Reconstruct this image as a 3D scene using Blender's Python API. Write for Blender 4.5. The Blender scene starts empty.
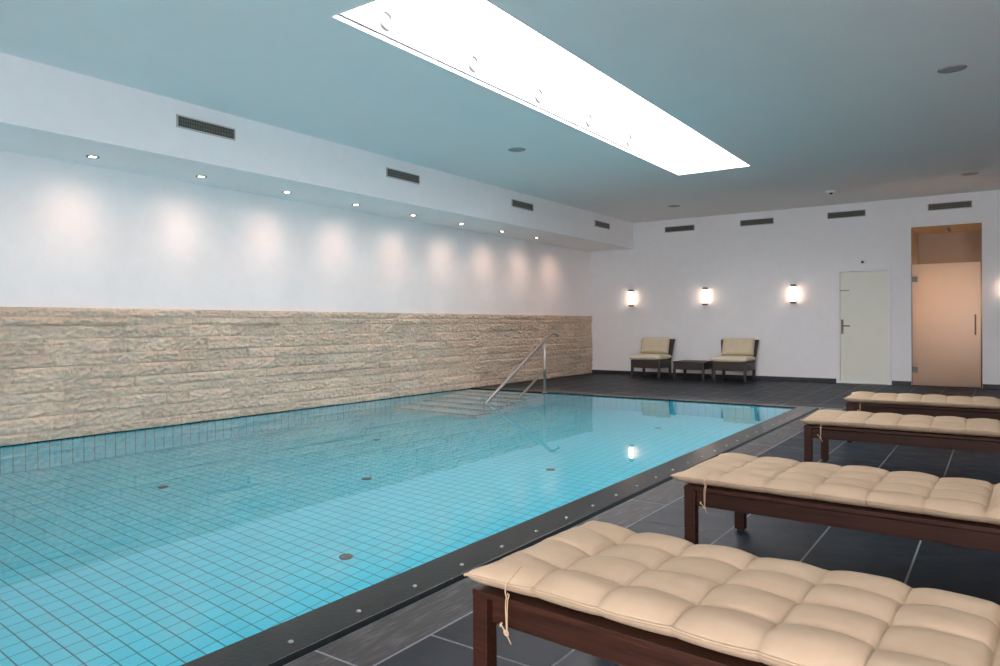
import bpy, bmesh, math, random
from mathutils import Vector, Matrix, noise
PI = math.pi
random.seed(7)
scene = bpy.context.scene
COL = scene.collection

# ------------------------------------------------------------------ layout (metres)
CAM_H = 1.05
XW = -7.20          # left wall plane
YB = 13.70          # far (back) wall plane
CEIL = 3.13
SOF_X, SOF_Z = -6.21, 2.60
POOL = (-7.19, -2.07, -1.00, 9.40)      # x0, x1, y0, y1
DEPTH = 1.34
WATER_Z = -0.010
YN = -2.60          # wall behind the camera
XR = 4.60           # right wall
SKY = (-3.70, -2.685, 3.30, 9.66)       # skylight opening

# ------------------------------------------------------------------ materials
def new_mat(name):
    m = bpy.data.materials.new(name)
    m.use_nodes = True
    nt = m.node_tree
    nt.nodes.clear()
    out = nt.nodes.new('ShaderNodeOutputMaterial')
    return m, nt, out

def N(nt, typ, **kw):
    n = nt.nodes.new(typ)
    ins = kw.pop('ins', None)
    for k, v in kw.items():
        setattr(n, k, v)
    if ins:
        for k, v in ins.items():
            n.inputs[k].default_value = v
    return n

def L(nt, a, b):
    nt.links.new(a, b)

def c4(c):
    return (c[0], c[1], c[2], 1.0)

def principled(nt, out, color=(.8, .8, .8), rough=.5, metal=0.0, spec=.5):
    b = N(nt, 'ShaderNodeBsdfPrincipled')
    b.inputs['Base Color'].default_value = c4(color)
    b.inputs['Roughness'].default_value = rough
    b.inputs['Metallic'].default_value = metal
    b.inputs['Specular IOR Level'].default_value = spec
    L(nt, b.outputs[0], out.inputs['Surface'])
    return b

def ramp(nt, fac, stops):
    r = N(nt, 'ShaderNodeValToRGB')
    el = r.color_ramp.elements
    while len(el) < len(stops):
        el.new(0.5)
    for e, (p, c) in zip(el, stops):
        e.position = p
        e.color = c4(c)
    L(nt, fac, r.inputs[0])
    return r

def mat_noise(name, ca, cb, scale=20, rough=.5, metal=0., bump=.0, bscale=None, spec=.5, stretch=None, coords='Object', dist=.002, detail=5):
    """two-tone noisy surface with an optional fine bump"""
    m, nt, out = new_mat(name)
    b = principled(nt, out, ca, rough, metal, spec)
    tc = N(nt, 'ShaderNodeTexCoord')
    mp = N(nt, 'ShaderNodeMapping')
    if stretch:
        mp.inputs['Scale'].default_value = stretch
    L(nt, tc.outputs[coords], mp.inputs[0])
    nz = N(nt, 'ShaderNodeTexNoise', ins={'Scale': scale, 'Detail': detail, 'Roughness': .6})
    L(nt, mp.outputs[0], nz.inputs['Vector'])
    r = ramp(nt, nz.outputs['Fac'], [(.3, ca), (.7, cb)])
    L(nt, r.outputs[0], b.inputs['Base Color'])
    if bump:
        n2 = N(nt, 'ShaderNodeTexNoise', ins={'Scale': bscale or scale * 3, 'Detail': 4})
        L(nt, mp.outputs[0], n2.inputs['Vector'])
        bp = N(nt, 'ShaderNodeBump', ins={'Strength': bump, 'Distance': dist})
        L(nt, n2.outputs['Fac'], bp.inputs['Height'])
        L(nt, bp.outputs[0], b.inputs['Normal'])
    return m

def mat_emit(name, color, strength):
    m, nt, out = new_mat(name)
    e = N(nt, 'ShaderNodeEmission', ins={'Color': c4(color), 'Strength': strength})
    L(nt, e.outputs[0], out.inputs['Surface'])
    return m

M = {}
M['paint'] = mat_noise('white_wall_paint', (.85, .85, .86), (.88, .88, .89), 6, .75, bump=.05, bscale=180, spec=.25)
M['ceiling_paint'] = mat_noise('white_ceiling_paint', (.84, .835, .835), (.86, .855, .855), 3, .85, spec=.2)
M['white_trim'] = mat_noise('white_trim_paint', (.84, .84, .84), (.86, .86, .86), 8, .45)
M['cream_door'] = mat_noise('cream_door_lacquer', (.80, .80, .70), (.83, .83, .73), 3, .45)
M['steel'] = mat_noise('brushed_stainless_steel', (.40, .39, .375), (.46, .45, .43), 40, .38, 1.0)
M['chrome_ring'] = mat_noise('satin_nickel_ring', (.30, .30, .30), (.36, .36, .36), 40, .35, .9)
M['handle'] = mat_noise('satin_handle_metal', (.17, .16, .15), (.21, .20, .19), 60, .45, .35)
M['vent_back'] = mat_noise('dark_vent_back', (.03, .03, .028), (.04, .04, .037), 30, .8)
M['vent_frame'] = mat_noise('grey_vent_metal', (.55, .55, .54), (.60, .60, .58), 30, .5, .2)
M['vent_slat'] = mat_noise('dark_vent_slats', (.15, .145, .13), (.19, .185, .165), 30, .55, .2)
M['dark'] = mat_noise('dark_recess', (.012, .012, .013), (.02, .02, .02), 30, .8)
M['speaker'] = mat_noise('grey_speaker_mesh', (.36, .36, .38), (.42, .42, .44), 400, .7)
M['slate_trim'] = mat_noise('dark_slate_skirting', (.018, .020, .022), (.035, .038, .042), 12, .5, bump=.2, bscale=60)
M['coping'] = mat_noise('dark_honed_coping_stone', (.006, .008, .008), (.018, .022, .022), 9, .24, spec=.2, bump=.2, bscale=45, dist=.004, detail=8)
M['pad'] = mat_noise('beige_cotton_canvas', (.485, .363, .248), (.54, .413, .288), 9, .9, bump=.22, bscale=500, spec=.15, dist=.0008)
M['piping'] = mat_noise('beige_cotton_piping', (.44, .33, .22), (.48, .37, .25), 60, .9, bump=.3, bscale=600, spec=.15, dist=.001)
M['cord'] = mat_noise('tan_tie_cord', (.50, .37, .23), (.62, .47, .31), 200, .9, bump=.5, bscale=900, spec=.15, dist=.001)
M['chair_fabric'] = mat_noise('pale_cream_fabric', (.66, .60, .45), (.72, .66, .51), 9, .9, bump=.2, bscale=400, spec=.15, dist=.0008)
M['chair_pillow'] = mat_noise('sand_pillow_fabric', (.62, .53, .38), (.68, .59, .43), 9, .9, bump=.2, bscale=400, spec=.15, dist=.0008)
M['seal'] = mat_noise('blue_grey_seal', (.004, .016, .03), (.006, .02, .036), 30, .7)  # dark tone painted in for the shadow gap over the skylight rim
M['ring_dark'] = mat_noise('dark_nickel_ring', (.05, .048, .045), (.07, .066, .062), 30, .45)
M['foot_cap'] = mat_noise('black_foot_glide', (.012, .012, .012), (.02, .02, .02), 30, .6)
M['rubber'] = mat_noise('grey_cap_metal', (.20, .19, .18), (.26, .25, .24), 30, .5, .5)
M['inlet'] = mat_noise('dark_inlet_steel', (.003, .010, .012), (.006, .016, .018), 40, .7, .0)
M['vest'] = mat_noise('sand_plaster', (.42, .34, .27), (.46, .37, .29), 5, .8, spec=.2)

M['downlight_glow'] = mat_emit('warm_lamp_glow', (1.0, .80, .60), 22.0)
M['sconce_glow'] = mat_emit('warm_sconce_glow', (1.0, .68, .50), 6.0)
M['sky_glow'] = mat_emit('daylight_skylight_glow', (1.0, .93, .93), 10.5)
M['window_glow'] = mat_emit('daylight_window_glow', (1.0, .93, .95), 8.0)  # panes of the added windows, bright to fill the room
M['pool_glow'] = mat_emit('pool_lamp_glow', (.92, .98, 1.0), 6.2)

def mat_wood():
    m, nt, out = new_mat('dark_mahogany_wood')
    b = principled(nt, out, (.07, .03, .018), .5, 0, .22)
    tc = N(nt, 'ShaderNodeTexCoord')
    mp = N(nt, 'ShaderNodeMapping')
    mp.inputs['Scale'].default_value = (1.6, 22, 22)
    L(nt, tc.outputs['Object'], mp.inputs[0])
    nz = N(nt, 'ShaderNodeTexNoise', ins={'Scale': 3.0, 'Detail': 6, 'Roughness': .65, 'Distortion': .6})
    L(nt, mp.outputs[0], nz.inputs['Vector'])
    r = ramp(nt, nz.outputs['Fac'], [(.25, (.017, .006, .0035)), (.55, (.042, .0145, .008)), (.8, (.075, .026, .0135))])
    L(nt, r.outputs[0], b.inputs['Base Color'])
    bp = N(nt, 'ShaderNodeBump', ins={'Strength': .15, 'Distance': .001})
    L(nt, nz.outputs['Fac'], bp.inputs['Height'])
    L(nt, bp.outputs[0], b.inputs['Normal'])
    return m
M['wood'] = mat_wood()

def mat_wicker():
    m, nt, out = new_mat('dark_brown_wicker_weave')
    b = principled(nt, out, (.05, .04, .033), .5, 0, .5)
    tc = N(nt, 'ShaderNodeTexCoord')
    w1 = N(nt, 'ShaderNodeTexWave', wave_type='BANDS', bands_direction='Z', ins={'Scale': 16.0, 'Distortion': .6, 'Detail': 1})
    w2 = N(nt, 'ShaderNodeTexWave', wave_type='BANDS', bands_direction='DIAGONAL', ins={'Scale': 9.0, 'Distortion': .6, 'Detail': 1})
    L(nt, tc.outputs['Object'], w1.inputs['Vector']); L(nt, tc.outputs['Object'], w2.inputs['Vector'])
    mx = N(nt, 'ShaderNodeMath', operation='MULTIPLY')
    L(nt, w1.outputs['Fac'], mx.inputs[0]); L(nt, w2.outputs['Fac'], mx.inputs[1])
    r = ramp(nt, mx.outputs[0], [(.0, (.022, .017, .014)), (.8, (.085, .068, .056))])
    L(nt, r.outputs[0], b.inputs['Base Color'])
    bp = N(nt, 'ShaderNodeBump', ins={'Strength': .6, 'Distance': .004})
    L(nt, mx.outputs[0], bp.inputs['Height'])
    L(nt, bp.outputs[0], b.inputs['Normal'])
    return m
M['wicker'] = mat_wicker()

def mat_slate(name, stops, rough, tint_amp, streak):
    """stone floor tile: per-tile value from the 'tile' attribute, clouds and cleft relief from noise"""
    m, nt, out = new_mat(name)
    b = principled(nt, out, (.04, .045, .05), rough, 0, .16)
    tc = N(nt, 'ShaderNodeTexCoord')
    at = N(nt, 'ShaderNodeAttribute', attribute_name='tile')
    mp = N(nt, 'ShaderNodeMapping')
    mp.inputs['Scale'].default_value = streak
    L(nt, tc.outputs['Object'], mp.inputs[0])
    of = N(nt, 'ShaderNodeVectorMath', operation='MULTIPLY_ADD')
    L(nt, at.outputs['Color'], of.inputs[0]); of.inputs[1].default_value = (37., 53., 71.)
    L(nt, mp.outputs[0], of.inputs[2])
    nz = N(nt, 'ShaderNodeTexNoise', ins={'Scale': 5.0, 'Detail': 8, 'Roughness': .68})
    L(nt, of.outputs[0], nz.inputs['Vector'])
    r = ramp(nt, nz.outputs['Fac'], stops)
    hsv = N(nt, 'ShaderNodeHueSaturation')
    v = N(nt, 'ShaderNodeMapRange', ins={'From Min': 0., 'From Max': 1., 'To Min': 1 - tint_amp, 'To Max': 1 + tint_amp})
    L(nt, at.outputs['Fac'], v.inputs[0])
    L(nt, v.outputs[0], hsv.inputs['Value'])
    L(nt, r.outputs[0], hsv.inputs['Color'])
    L(nt, hsv.outputs[0], b.inputs['Base Color'])
    rr = N(nt, 'ShaderNodeMapRange', ins={'From Min': .3, 'From Max': .7, 'To Min': rough - .08, 'To Max': rough + .12})
    L(nt, nz.outputs['Fac'], rr.inputs[0])
    L(nt, rr.outputs[0], b.inputs['Roughness'])
    bp = N(nt, 'ShaderNodeBump', ins={'Strength': .35, 'Distance': .006})
    L(nt, nz.outputs['Fac'], bp.inputs['Height'])
    L(nt, bp.outputs[0], b.inputs['Normal'])
    return m
M['slate'] = mat_slate('dark_slate_tile', [(.28, (.003, .006, .011)), (.52, (.009, .017, .027)), (.74, (.028, .039, .050))], .45, .35, (1, 1.6, 1))
M['strip'] = mat_slate('grey_brushed_quartzite_tile', [(.28, (.025, .025, .025)), (.5, (.065, .064, .065)), (.72, (.17, .163, .163))], .6, .15, (9, 1.3, 1))
M['grout'] = mat_noise('pale_grey_grout', (.24, .27, .29), (.31, .34, .36), 60, .9)

def mat_stone():
    """split-face limestone: tone per stone from the 'stone' attribute, veins and grain from noise"""
    m, nt, out = new_mat('split_face_limestone')
    b = principled(nt, out, (.5, .42, .33), .85, 0, .2)
    tc = N(nt, 'ShaderNodeTexCoord')
    at = N(nt, 'ShaderNodeAttribute', attribute_name='stone')
    nz = N(nt, 'ShaderNodeTexNoise', ins={'Scale': 26.0, 'Detail': 9, 'Roughness': .78, 'Distortion': .5})
    L(nt, tc.outputs['Object'], nz.inputs['Vector'])
    n2 = N(nt, 'ShaderNodeTexNoise', ins={'Scale': 3.0, 'Detail': 4})
    L(nt, tc.outputs['Object'], n2.inputs['Vector'])
    r = ramp(nt, nz.outputs['Fac'], [(.25, (.40, .315, .25)), (.45, (.61, .505, .415)), (.62, (.71, .60, .50)), (.8, (.80, .70, .60))])
    r2 = ramp(nt, n2.outputs['Fac'], [(.35, (.86, .87, .83)), (.65, (1.0, .94, .87))])
    mu = N(nt, 'ShaderNodeMix', data_type='RGBA', blend_type='MULTIPLY')
    mu.inputs[0].default_value = .8
    L(nt, r.outputs[0], mu.inputs[6]); L(nt, r2.outputs[0], mu.inputs[7])
    hsv = N(nt, 'ShaderNodeHueSaturation')
    v = N(nt, 'ShaderNodeMapRange', ins={'From Min': 0., 'From Max': 1., 'To Min': .90, 'To Max': 1.08})
    L(nt, at.outputs['Fac'], v.inputs[0]); L(nt, v.outputs[0], hsv.inputs['Value'])
    L(nt, mu.outputs[2], hsv.inputs['Color'])
    L(nt, hsv.outputs[0], b.inputs['Base Color'])
    n3 = N(nt, 'ShaderNodeTexNoise', ins={'Scale': 42.0, 'Detail': 5, 'Roughness': .7})
    L(nt, tc.outputs['Object'], n3.inputs['Vector'])
    bp = N(nt, 'ShaderNodeBump', ins={'Strength': .55, 'Distance': .008})
    L(nt, n3.outputs['Fac'], bp.inputs['Height'])
    L(nt, bp.outputs[0], b.inputs['Normal'])
    return m
M['stone'] = mat_stone()

def mat_pool_tile(name='pool_tile', base=(.055, .52, .645), alt=(.068, .55, .675), joint=(.008, .13, .19), joint_weak=(.018, .20, .28)):
    """10 cm square glazed tiles; joints that run across the pool read darker than those along it"""
    m, nt, out = new_mat(name)
    b = principled(nt, out, base, .35, 0, .3)
    geo = N(nt, 'ShaderNodeNewGeometry')
    sp = N(nt, 'ShaderNodeSeparateXYZ'); L(nt, geo.outputs['Position'], sp.inputs[0])
    sn = N(nt, 'ShaderNodeSeparateXYZ'); L(nt, geo.outputs['True Normal'], sn.inputs[0])
    def joint_mask(axis, width, phase):
        a = N(nt, 'ShaderNodeMath', operation='MULTIPLY_ADD'); L(nt, sp.outputs[axis], a.inputs[0]); a.inputs[1].default_value = 10.; a.inputs[2].default_value = phase
        f = N(nt, 'ShaderNodeMath', operation='FRACT'); L(nt, a.outputs[0], f.inputs[0])
        lt = N(nt, 'ShaderNodeMath', operation='LESS_THAN'); L(nt, f.outputs[0], lt.inputs[0]); lt.inputs[1].default_value = width * 10
        ab = N(nt, 'ShaderNodeMath', operation='ABSOLUTE'); L(nt, sn.outputs[axis], ab.inputs[0])
        ok = N(nt, 'ShaderNodeMath', operation='LESS_THAN'); L(nt, ab.outputs[0], ok.inputs[0]); ok.inputs[1].default_value = .5
        mm = N(nt, 'ShaderNodeMath', operation='MULTIPLY'); L(nt, lt.outputs[0], mm.inputs[0]); L(nt, ok.outputs[0], mm.inputs[1])
        return mm
    mx, my, mz = joint_mask('X', .0065, .33), joint_mask('Y', .0085, .73), joint_mask('Z', .005, .12)
    fl = N(nt, 'ShaderNodeVectorMath', operation='MULTIPLY_ADD'); L(nt, geo.outputs['Position'], fl.inputs[0])
    fl.inputs[1].default_value = (10, 10, 10); fl.inputs[2].default_value = (.33, .73, .12)
    ff = N(nt, 'ShaderNodeVectorMath', operation='FLOOR'); L(nt, fl.outputs[0], ff.inputs[0])
    wn = N(nt, 'ShaderNodeTexWhiteNoise', noise_dimensions='3D'); L(nt, ff.outputs[0], wn.inputs['Vector'])
    r = ramp(nt, wn.outputs['Value'], [(0., base), (1., alt)])
    mo = N(nt, 'ShaderNodeMath', operation='MAXIMUM'); L(nt, mx.outputs[0], mo.inputs[0]); L(nt, mz.outputs[0], mo.inputs[1])
    m1 = N(nt, 'ShaderNodeMix', data_type='RGBA'); L(nt, mo.outputs[0], m1.inputs[0]); L(nt, r.outputs[0], m1.inputs[6]); m1.inputs[7].default_value = c4(joint_weak)
    m2 = N(nt, 'ShaderNodeMix', data_type='RGBA'); L(nt, my.outputs[0], m2.inputs[0]); L(nt, m1.outputs[2], m2.inputs[6]); m2.inputs[7].default_value = c4(joint)
    L(nt, m2.outputs[2], b.inputs['Base Color'])
    return m
M['pool_tile'] = mat_pool_tile()
M['step_tile'] = mat_pool_tile('pale_step_tile', (.30, .54, .59), (.33, .57, .62), (.16, .38, .44), (.18, .40, .46))
M['nosing'] = mat_noise('dark_blue_nosing_tile', (.03, .13, .18), (.04, .16, .21), 20, .35)

def mat_water():
    m, nt, out = new_mat('still_pool_water')
    g = N(nt, 'ShaderNodeBsdfGlass', ins={'Color': (1, 1, 1, 1), 'Roughness': 0., 'IOR': 1.333})
    tc = N(nt, 'ShaderNodeTexCoord')
    nz = N(nt, 'ShaderNodeTexNoise', ins={'Scale': 2.6, 'Detail': 2, 'Roughness': .5})
    L(nt, tc.outputs['Object'], nz.inputs['Vector'])
    bp = N(nt, 'ShaderNodeBump', ins={'Strength': .03, 'Distance': .02})
    L(nt, nz.outputs['Fac'], bp.inputs['Height'])
    L(nt, bp.outputs[0], g.inputs['Normal'])
    L(nt, g.outputs[0], out.inputs['Surface'])
    return m
M['water'] = mat_water()

def mat_frosted():
    m, nt, out = new_mat('frosted_door_glass')
    t = N(nt, 'ShaderNodeBsdfTranslucent', ins={'Color': (.92, .88, .82, 1)})
    d = N(nt, 'ShaderNodeBsdfDiffuse', ins={'Color': (.78, .72, .66, 1)})
    g = N(nt, 'ShaderNodeBsdfGlossy', ins={'Color': (1, 1, 1, 1), 'Roughness': .25})
    a = N(nt, 'ShaderNodeMixShader', ins={0: .12}); L(nt, t.outputs[0], a.inputs[1]); L(nt, d.outputs[0], a.inputs[2])
    b = N(nt, 'ShaderNodeMixShader', ins={0: .04}); L(nt, a.outputs[0], b.inputs[1]); L(nt, g.outputs[0], b.inputs[2])
    L(nt, b.outputs[0], out.inputs['Surface'])
    return m
M['frosted'] = mat_frosted()

# ------------------------------------------------------------------ mesh helpers
def box(bm, x0, x1, y0, y1, z0, z1, bev=0, seg=2):
    vs = [bm.verts.new(p) for p in ((x0, y0, z0), (x1, y0, z0), (x1, y1, z0), (x0, y1, z0), (x0, y0, z1), (x1, y0, z1), (x1, y1, z1), (x0, y1, z1))]
    fs = [bm.faces.new([vs[i] for i in q]) for q in ((0, 3, 2, 1), (4, 5, 6, 7), (0, 1, 5, 4), (1, 2, 6, 5), (2, 3, 7, 6), (3, 0, 4, 7))]
    if bev:
        es = list({e for f in fs for e in f.edges})
        bmesh.ops.bevel(bm, geom=es, offset=bev, segments=seg, profile=.5, affect='EDGES')

def ring_pts(c, ax, r, n):
    ax = Vector(ax).normalized()
    t = Vector((0, 0, 1)) if abs(ax.z) < .9 else Vector((1, 0, 0))
    u = ax.cross(t).normalized(); v = ax.cross(u)
    return [Vector(c) + r * (math.cos(2 * PI * i / n) * u + math.sin(2 * PI * i / n) * v) for i in range(n)]

def lathe(bm, c, ax, prof, n=24, cap0=True, cap1=True):
    """prof: (distance along axis, radius) pairs"""
    ax = Vector(ax).normalized()
    rings = [[bm.verts.new(p) for p in ring_pts(Vector(c) + ax * d, ax, max(r, 1e-4), n)] for d, r in prof]
    for a, b in zip(rings, rings[1:]):
        for i in range(n):
            bm.faces.new((a[i], a[(i + 1) % n], b[(i + 1) % n], b[i]))
    if cap0: bm.faces.new(rings[0][::-1])
    if cap1: bm.faces.new(rings[-1])

def tube(bm, pts, r, n=10, caps=True):
    pts = [Vector(p) for p in pts]
    rings, prev = [], None
    for i, p in enumerate(pts):
        d = (pts[min(i + 1, len(pts) - 1)] - pts[max(i - 1, 0)]).normalized()
        if prev is None:
            t = Vector((0, 0, 1)) if abs(d.z) < .9 else Vector((1, 0, 0))
            u = d.cross(t).normalized()
        else:
            u = (prev - d * prev.dot(d)).normalized()
        prev = u
        v = d.cross(u)
        rr = r[i] if isinstance(r, (list, tuple)) else r
        rings.append([bm.verts.new(p + rr * (math.cos(2 * PI * k / n) * u + math.sin(2 * PI * k / n) * v)) for k in range(n)])
    for a, b in zip(rings, rings[1:]):
        for k in range(n):
            bm.faces.new((a[k], a[(k + 1) % n], b[(k + 1) % n], b[k]))
    if caps:
        bm.faces.new(rings[0][::-1]); bm.faces.new(rings[-1])

def smooth_path(pts, sub=6):
    """Catmull-Rom through the points"""
    P = [Vector(p) for p in pts]
    P = [P[0]] + P + [P[-1]]
    out = []
    for i in range(1, len(P) - 2):
        for k in range(sub):
            t = k / sub
            a, b, c, d = P[i - 1], P[i], P[i + 1], P[i + 2]
            out.append(.5 * ((2 * b) + (c - a) * t + (2 * a - 5 * b + 4 * c - d) * t * t + (3 * b - a - 3 * c + d) * t ** 3))
    out.append(P[-2])
    return out

def link(name, bm, mats, parent=None, loc=(0, 0, 0), smooth=False):
    bmesh.ops.recalc_face_normals(bm, faces=bm.faces) if smooth != 'keep' else None
    me = bpy.data.meshes.new(name)
    bm.to_mesh(me); bm.free()
    if not isinstance(mats, (list, tuple)): mats = [mats]
    for m in mats: me.materials.append(m)
    if smooth is True:
        for p in me.polygons: p.use_smooth = True
    o = bpy.data.objects.new(name, me)
    COL.objects.link(o)
    o.location = loc
    if parent is not None: o.parent = parent
    return o

def B(): return bmesh.new()

def thing(name, label, cat, loc=(0, 0, 0), group=None, rot=0):
    o = bpy.data.objects.new(name, None)
    o.empty_display_size = .1
    COL.objects.link(o)
    o.location = loc; o.rotation_euler = (0, 0, rot)
    return tag(o, label, cat, group)

def tag(o, label, cat, group=None):
    o['label'] = label; o['category'] = cat
    if group: o['group'] = group
    return o

def struct(o, label=None, cat=None):
    o['kind'] = 'structure'
    if label: o['label'] = label
    if cat: o['category'] = cat
    return o

def dup(src, loc, label, group=None, parent=None):
    r = src.copy(); COL.objects.link(r)
    if parent is None:
        r.location = loc; r['label'] = label
        if group: r['group'] = group
    else:
        r.parent = parent
    for ch in list(src.children):
        dup(ch, None, None, None, r)
    return r

# ------------------------------------------------------------------ room shell
def shell(name, boxes, mat, label, cat):
    bm = B()
    for b in boxes: box(bm, *b)
    return struct(link(name, bm, mat), label, cat)

X0, X1, Y0, Y1 = POOL
wall_left = shell('wall_left', [(XW - .25, XW, YN - .25, YB + .25, -.05, CEIL + .1)], M['paint'], 'white left wall washed by downlights above the stone', 'wall')
G = (-1.213, -.235)            # opening of the glass door
Dr = (-2.345, -1.525)          # opening of the cream door
shell('wall_back', [(XW - .25, Dr[0], YB, YB + .22, -.05, CEIL + .1), (Dr[0], Dr[1], YB, YB + .22, 1.985, CEIL + .1),
                    (Dr[1], G[0], YB, YB + .22, -.05, CEIL + .1), (G[0], G[1], YB, YB + .22, 2.636, CEIL + .1),
                    (G[1], XR + .25, YB, YB + .22, -.05, CEIL + .1)], M['paint'], 'white far wall with three lamps and two doors', 'wall')
shell('wall_right', [(XR, XR + .25, YN - .25, YB, -.05, CEIL + .1)], M['paint'], 'plain white right wall', 'wall')
WN = [(-1.9, .6), (1.6, 4.1)]      # unseen windows added behind the camera for fill light
wb = []
xs = [XW - .25] + [v for w in WN for v in w] + [XR + .25]
for i in range(0, len(xs), 2): wb.append((xs[i], xs[i + 1], YN - .25, YN, -.05, CEIL + .1))
for w in WN:
    wb.append((w[0], w[1], YN - .25, YN, -.05, .15)); wb.append((w[0], w[1], YN - .25, YN, 2.45, CEIL + .1))
shell('wall_front', wb, M['paint'], 'white window wall behind the viewpoint', 'wall')
for i, w in enumerate(WN):
    bm = B()
    f = .06
    box(bm, w[0], w[0] + f, YN - .12, YN - .04, .15, 2.45, .004); box(bm, w[1] - f, w[1], YN - .12, YN - .04, .15, 2.45, .004)
    box(bm, w[0] + f, w[1] - f, YN - .12, YN - .04, .15, .15 + f, .004); box(bm, w[0] + f, w[1] - f, YN - .12, YN - .04, 2.45 - f, 2.45, .004)
    xm = (w[0] + w[1]) / 2
    box(bm, xm - .03, xm + .03, YN - .12, YN - .04, .15 + f, 2.45 - f, .004)
    wo = struct(link('window_%d' % (i + 2), bm, M['white_trim']), 'tall white framed garden window', 'window')
    bm = B()
    box(bm, w[0] + .02, w[1] - .02, YN - .20, YN - .19, .17, 2.43)
    link('pane', bm, M['window_glow'], wo)

# ceiling with the skylight opening, and the lower soffit along the left wall
shell('ceiling', [(XW - .25, SKY[0], YN - .25, YB + .22, CEIL, CEIL + .2), (SKY[1], XR + .25, YN - .25, YB + .22, CEIL, CEIL + .2),
                  (SKY[0], SKY[1], YN - .25, SKY[2], CEIL, CEIL + .2), (SKY[0], SKY[1], SKY[3], YB + .22, CEIL, CEIL + .2)],
      M['ceiling_paint'], 'smooth white ceiling with long skylight', 'ceiling')
shell('ceiling_soffit', [(XW, SOF_X, YN, YB, SOF_Z, CEIL)], M['paint'], 'lowered white soffit along the left wall', 'ceiling')

# skylight shaft = window_1
sx0, sx1, sy0, sy1 = SKY
SH = .62
bm = B()
for b in ((sx0 - .08, sx0, sy0 - .08, sy1 + .08), (sx1, sx1 + .08, sy0 - .08, sy1 + .08), (sx0, sx1, sy0 - .08, sy0), (sx0, sx1, sy1, sy1 + .08)):
    box(bm, b[0], b[1], b[2], b[3], CEIL + .2, CEIL + SH)
sk = struct(link('window_1', bm, M['white_trim']), 'long bright rectangular skylight shaft in the ceiling', 'skylight')
bm = B()                       # white edging rim that stands a little inside the shaft
t, hh = .014, .030
box(bm, sx0, sx0 + t, sy0, sy1, CEIL - .002, CEIL + hh); box(bm, sx1 - t, sx1, sy0, sy1, CEIL - .002, CEIL + hh)
box(bm, sx0 + t, sx1 - t, sy0, sy0 + t, CEIL - .002, CEIL + hh); box(bm, sx0 + t, sx1 - t, sy1 - t, sy1, CEIL - .002, CEIL + hh)
link('window_trim', bm, M['white_trim'], sk)
bm = B()  # dark strip standing in for the shade line above the rim
box(bm, sx0, sx0 + .022, sy0, sy1, CEIL + hh, CEIL + hh + .010); box(bm, sx1 - .016, sx1, sy0, sy1, CEIL + hh, CEIL + hh + .010)
box(bm, sx0 + .016, sx1 - .016, sy0, sy0 + .016, CEIL + hh, CEIL + hh + .010); box(bm, sx0 + .016, sx1 - .016, sy1 - .016, sy1, CEIL + hh, CEIL + hh + .010)
link('window_seal', bm, M['seal'], sk)
bm = B(); box(bm, sx0, sx1, sy0, sy1, CEIL + SH - .03, CEIL + SH)
link('window_pane', bm, M['sky_glow'], sk)

# ------------------------------------------------------------------ floor (individual tiles over a grout bed)
def tile_grid(bm, lay, x0, x1, y0, y1, nx_edges, length, stagger, gap=.009, mat_index=0):
    for i, (a, b) in enumerate(zip(nx_edges, nx_edges[1:])):
        off = stagger[i % len(stagger)]
        k = math.floor((y0 - off) / length)
        y = off + k * length
        while y < y1:
            ya, yb = max(y, y0), min(y + length, y1)
            if yb - ya > .02:
                q = [bm.verts.new(p) for p in ((a + gap / 2, ya + gap / 2, 0), (b - gap / 2, ya + gap / 2, 0), (b - gap / 2, yb - gap / 2, 0), (a + gap / 2, yb - gap / 2, 0))]
                f = bm.faces.new(q); f.material_index = mat_index
                v = (random.random(), random.random(), random.random(), 1)
                for lp in f.loops: lp[lay] = v
            y += length

COP = .22                     # coping width
SLOT = .030                   # dark drain slot beside it
XC = X1 + COP                 # -1.85
XS = XC + SLOT                # -1.82
XT = -1.585
YC = Y1 + .15
bm = B()
lay = bm.loops.layers.float_color.new('tile')
edges = [XT, -1.131] + [-1.131 + .4065 * k for k in range(1, 15)]
edges = [e for e in edges if e < XR] + [XR]
tile_grid(bm, lay, XT, edges[1], YN, YB, edges[:2], 1.705, (1.85,))
tile_grid(bm, lay, edges[1], XR, YN, YB, edges[1:], 2.2, (3.05, 2.95, 3.10, 3.0, 2.85))
tile_grid(bm, lay, XS, XT, YN, Y1 + .12, [XS, XT], 1.2, (.35,), mat_index=1)
ed = [XW + .4065 * k for k in range(0, 14)]
ed = [e for e in ed if e < XT - .1] + [XT]
tile_grid(bm, lay, XW, XT, YC + .30, YB, ed, .8525, (.2, .6, .05, .45))
tile_grid(bm, lay, XW, XT, YC + .025, YC + .30, ed[::3] + ([XT] if ed[::3][-1] != XT else []), .5, (YC + .025,), mat_index=1)
ed2 = [XW + .4065 * k for k in range(0, 14)]
tile_grid(bm, lay, XW, XS, YN, Y0 - COP, [e for e in ed2 if e < XS - .1] + [XS], .8525, (.2, .6))
tile_grid(bm, lay, G[0], G[1], YB, 14.9, [G[0], -.8, -.4, G[1]], .8525, (.2, .6))
for bx in ((XS, XR, YN, YB), (XW, XS, YC, YB), (XW, XS, YN, Y0 - COP), (G[0] - .02, G[1] + .02, YB, 15.0)):
    vs = [bm.verts.new(p) for p in ((bx[0], bx[2], -.002), (bx[1], bx[2], -.002), (bx[1], bx[3], -.002), (bx[0], bx[3], -.002))]
    f = bm.faces.new(vs); f.material_index = 2
floor = struct(link('floor', bm, [M['slate'], M['strip'], M['grout']]), 'dark slate tiled pool deck with pale joints', 'floor')

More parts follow.
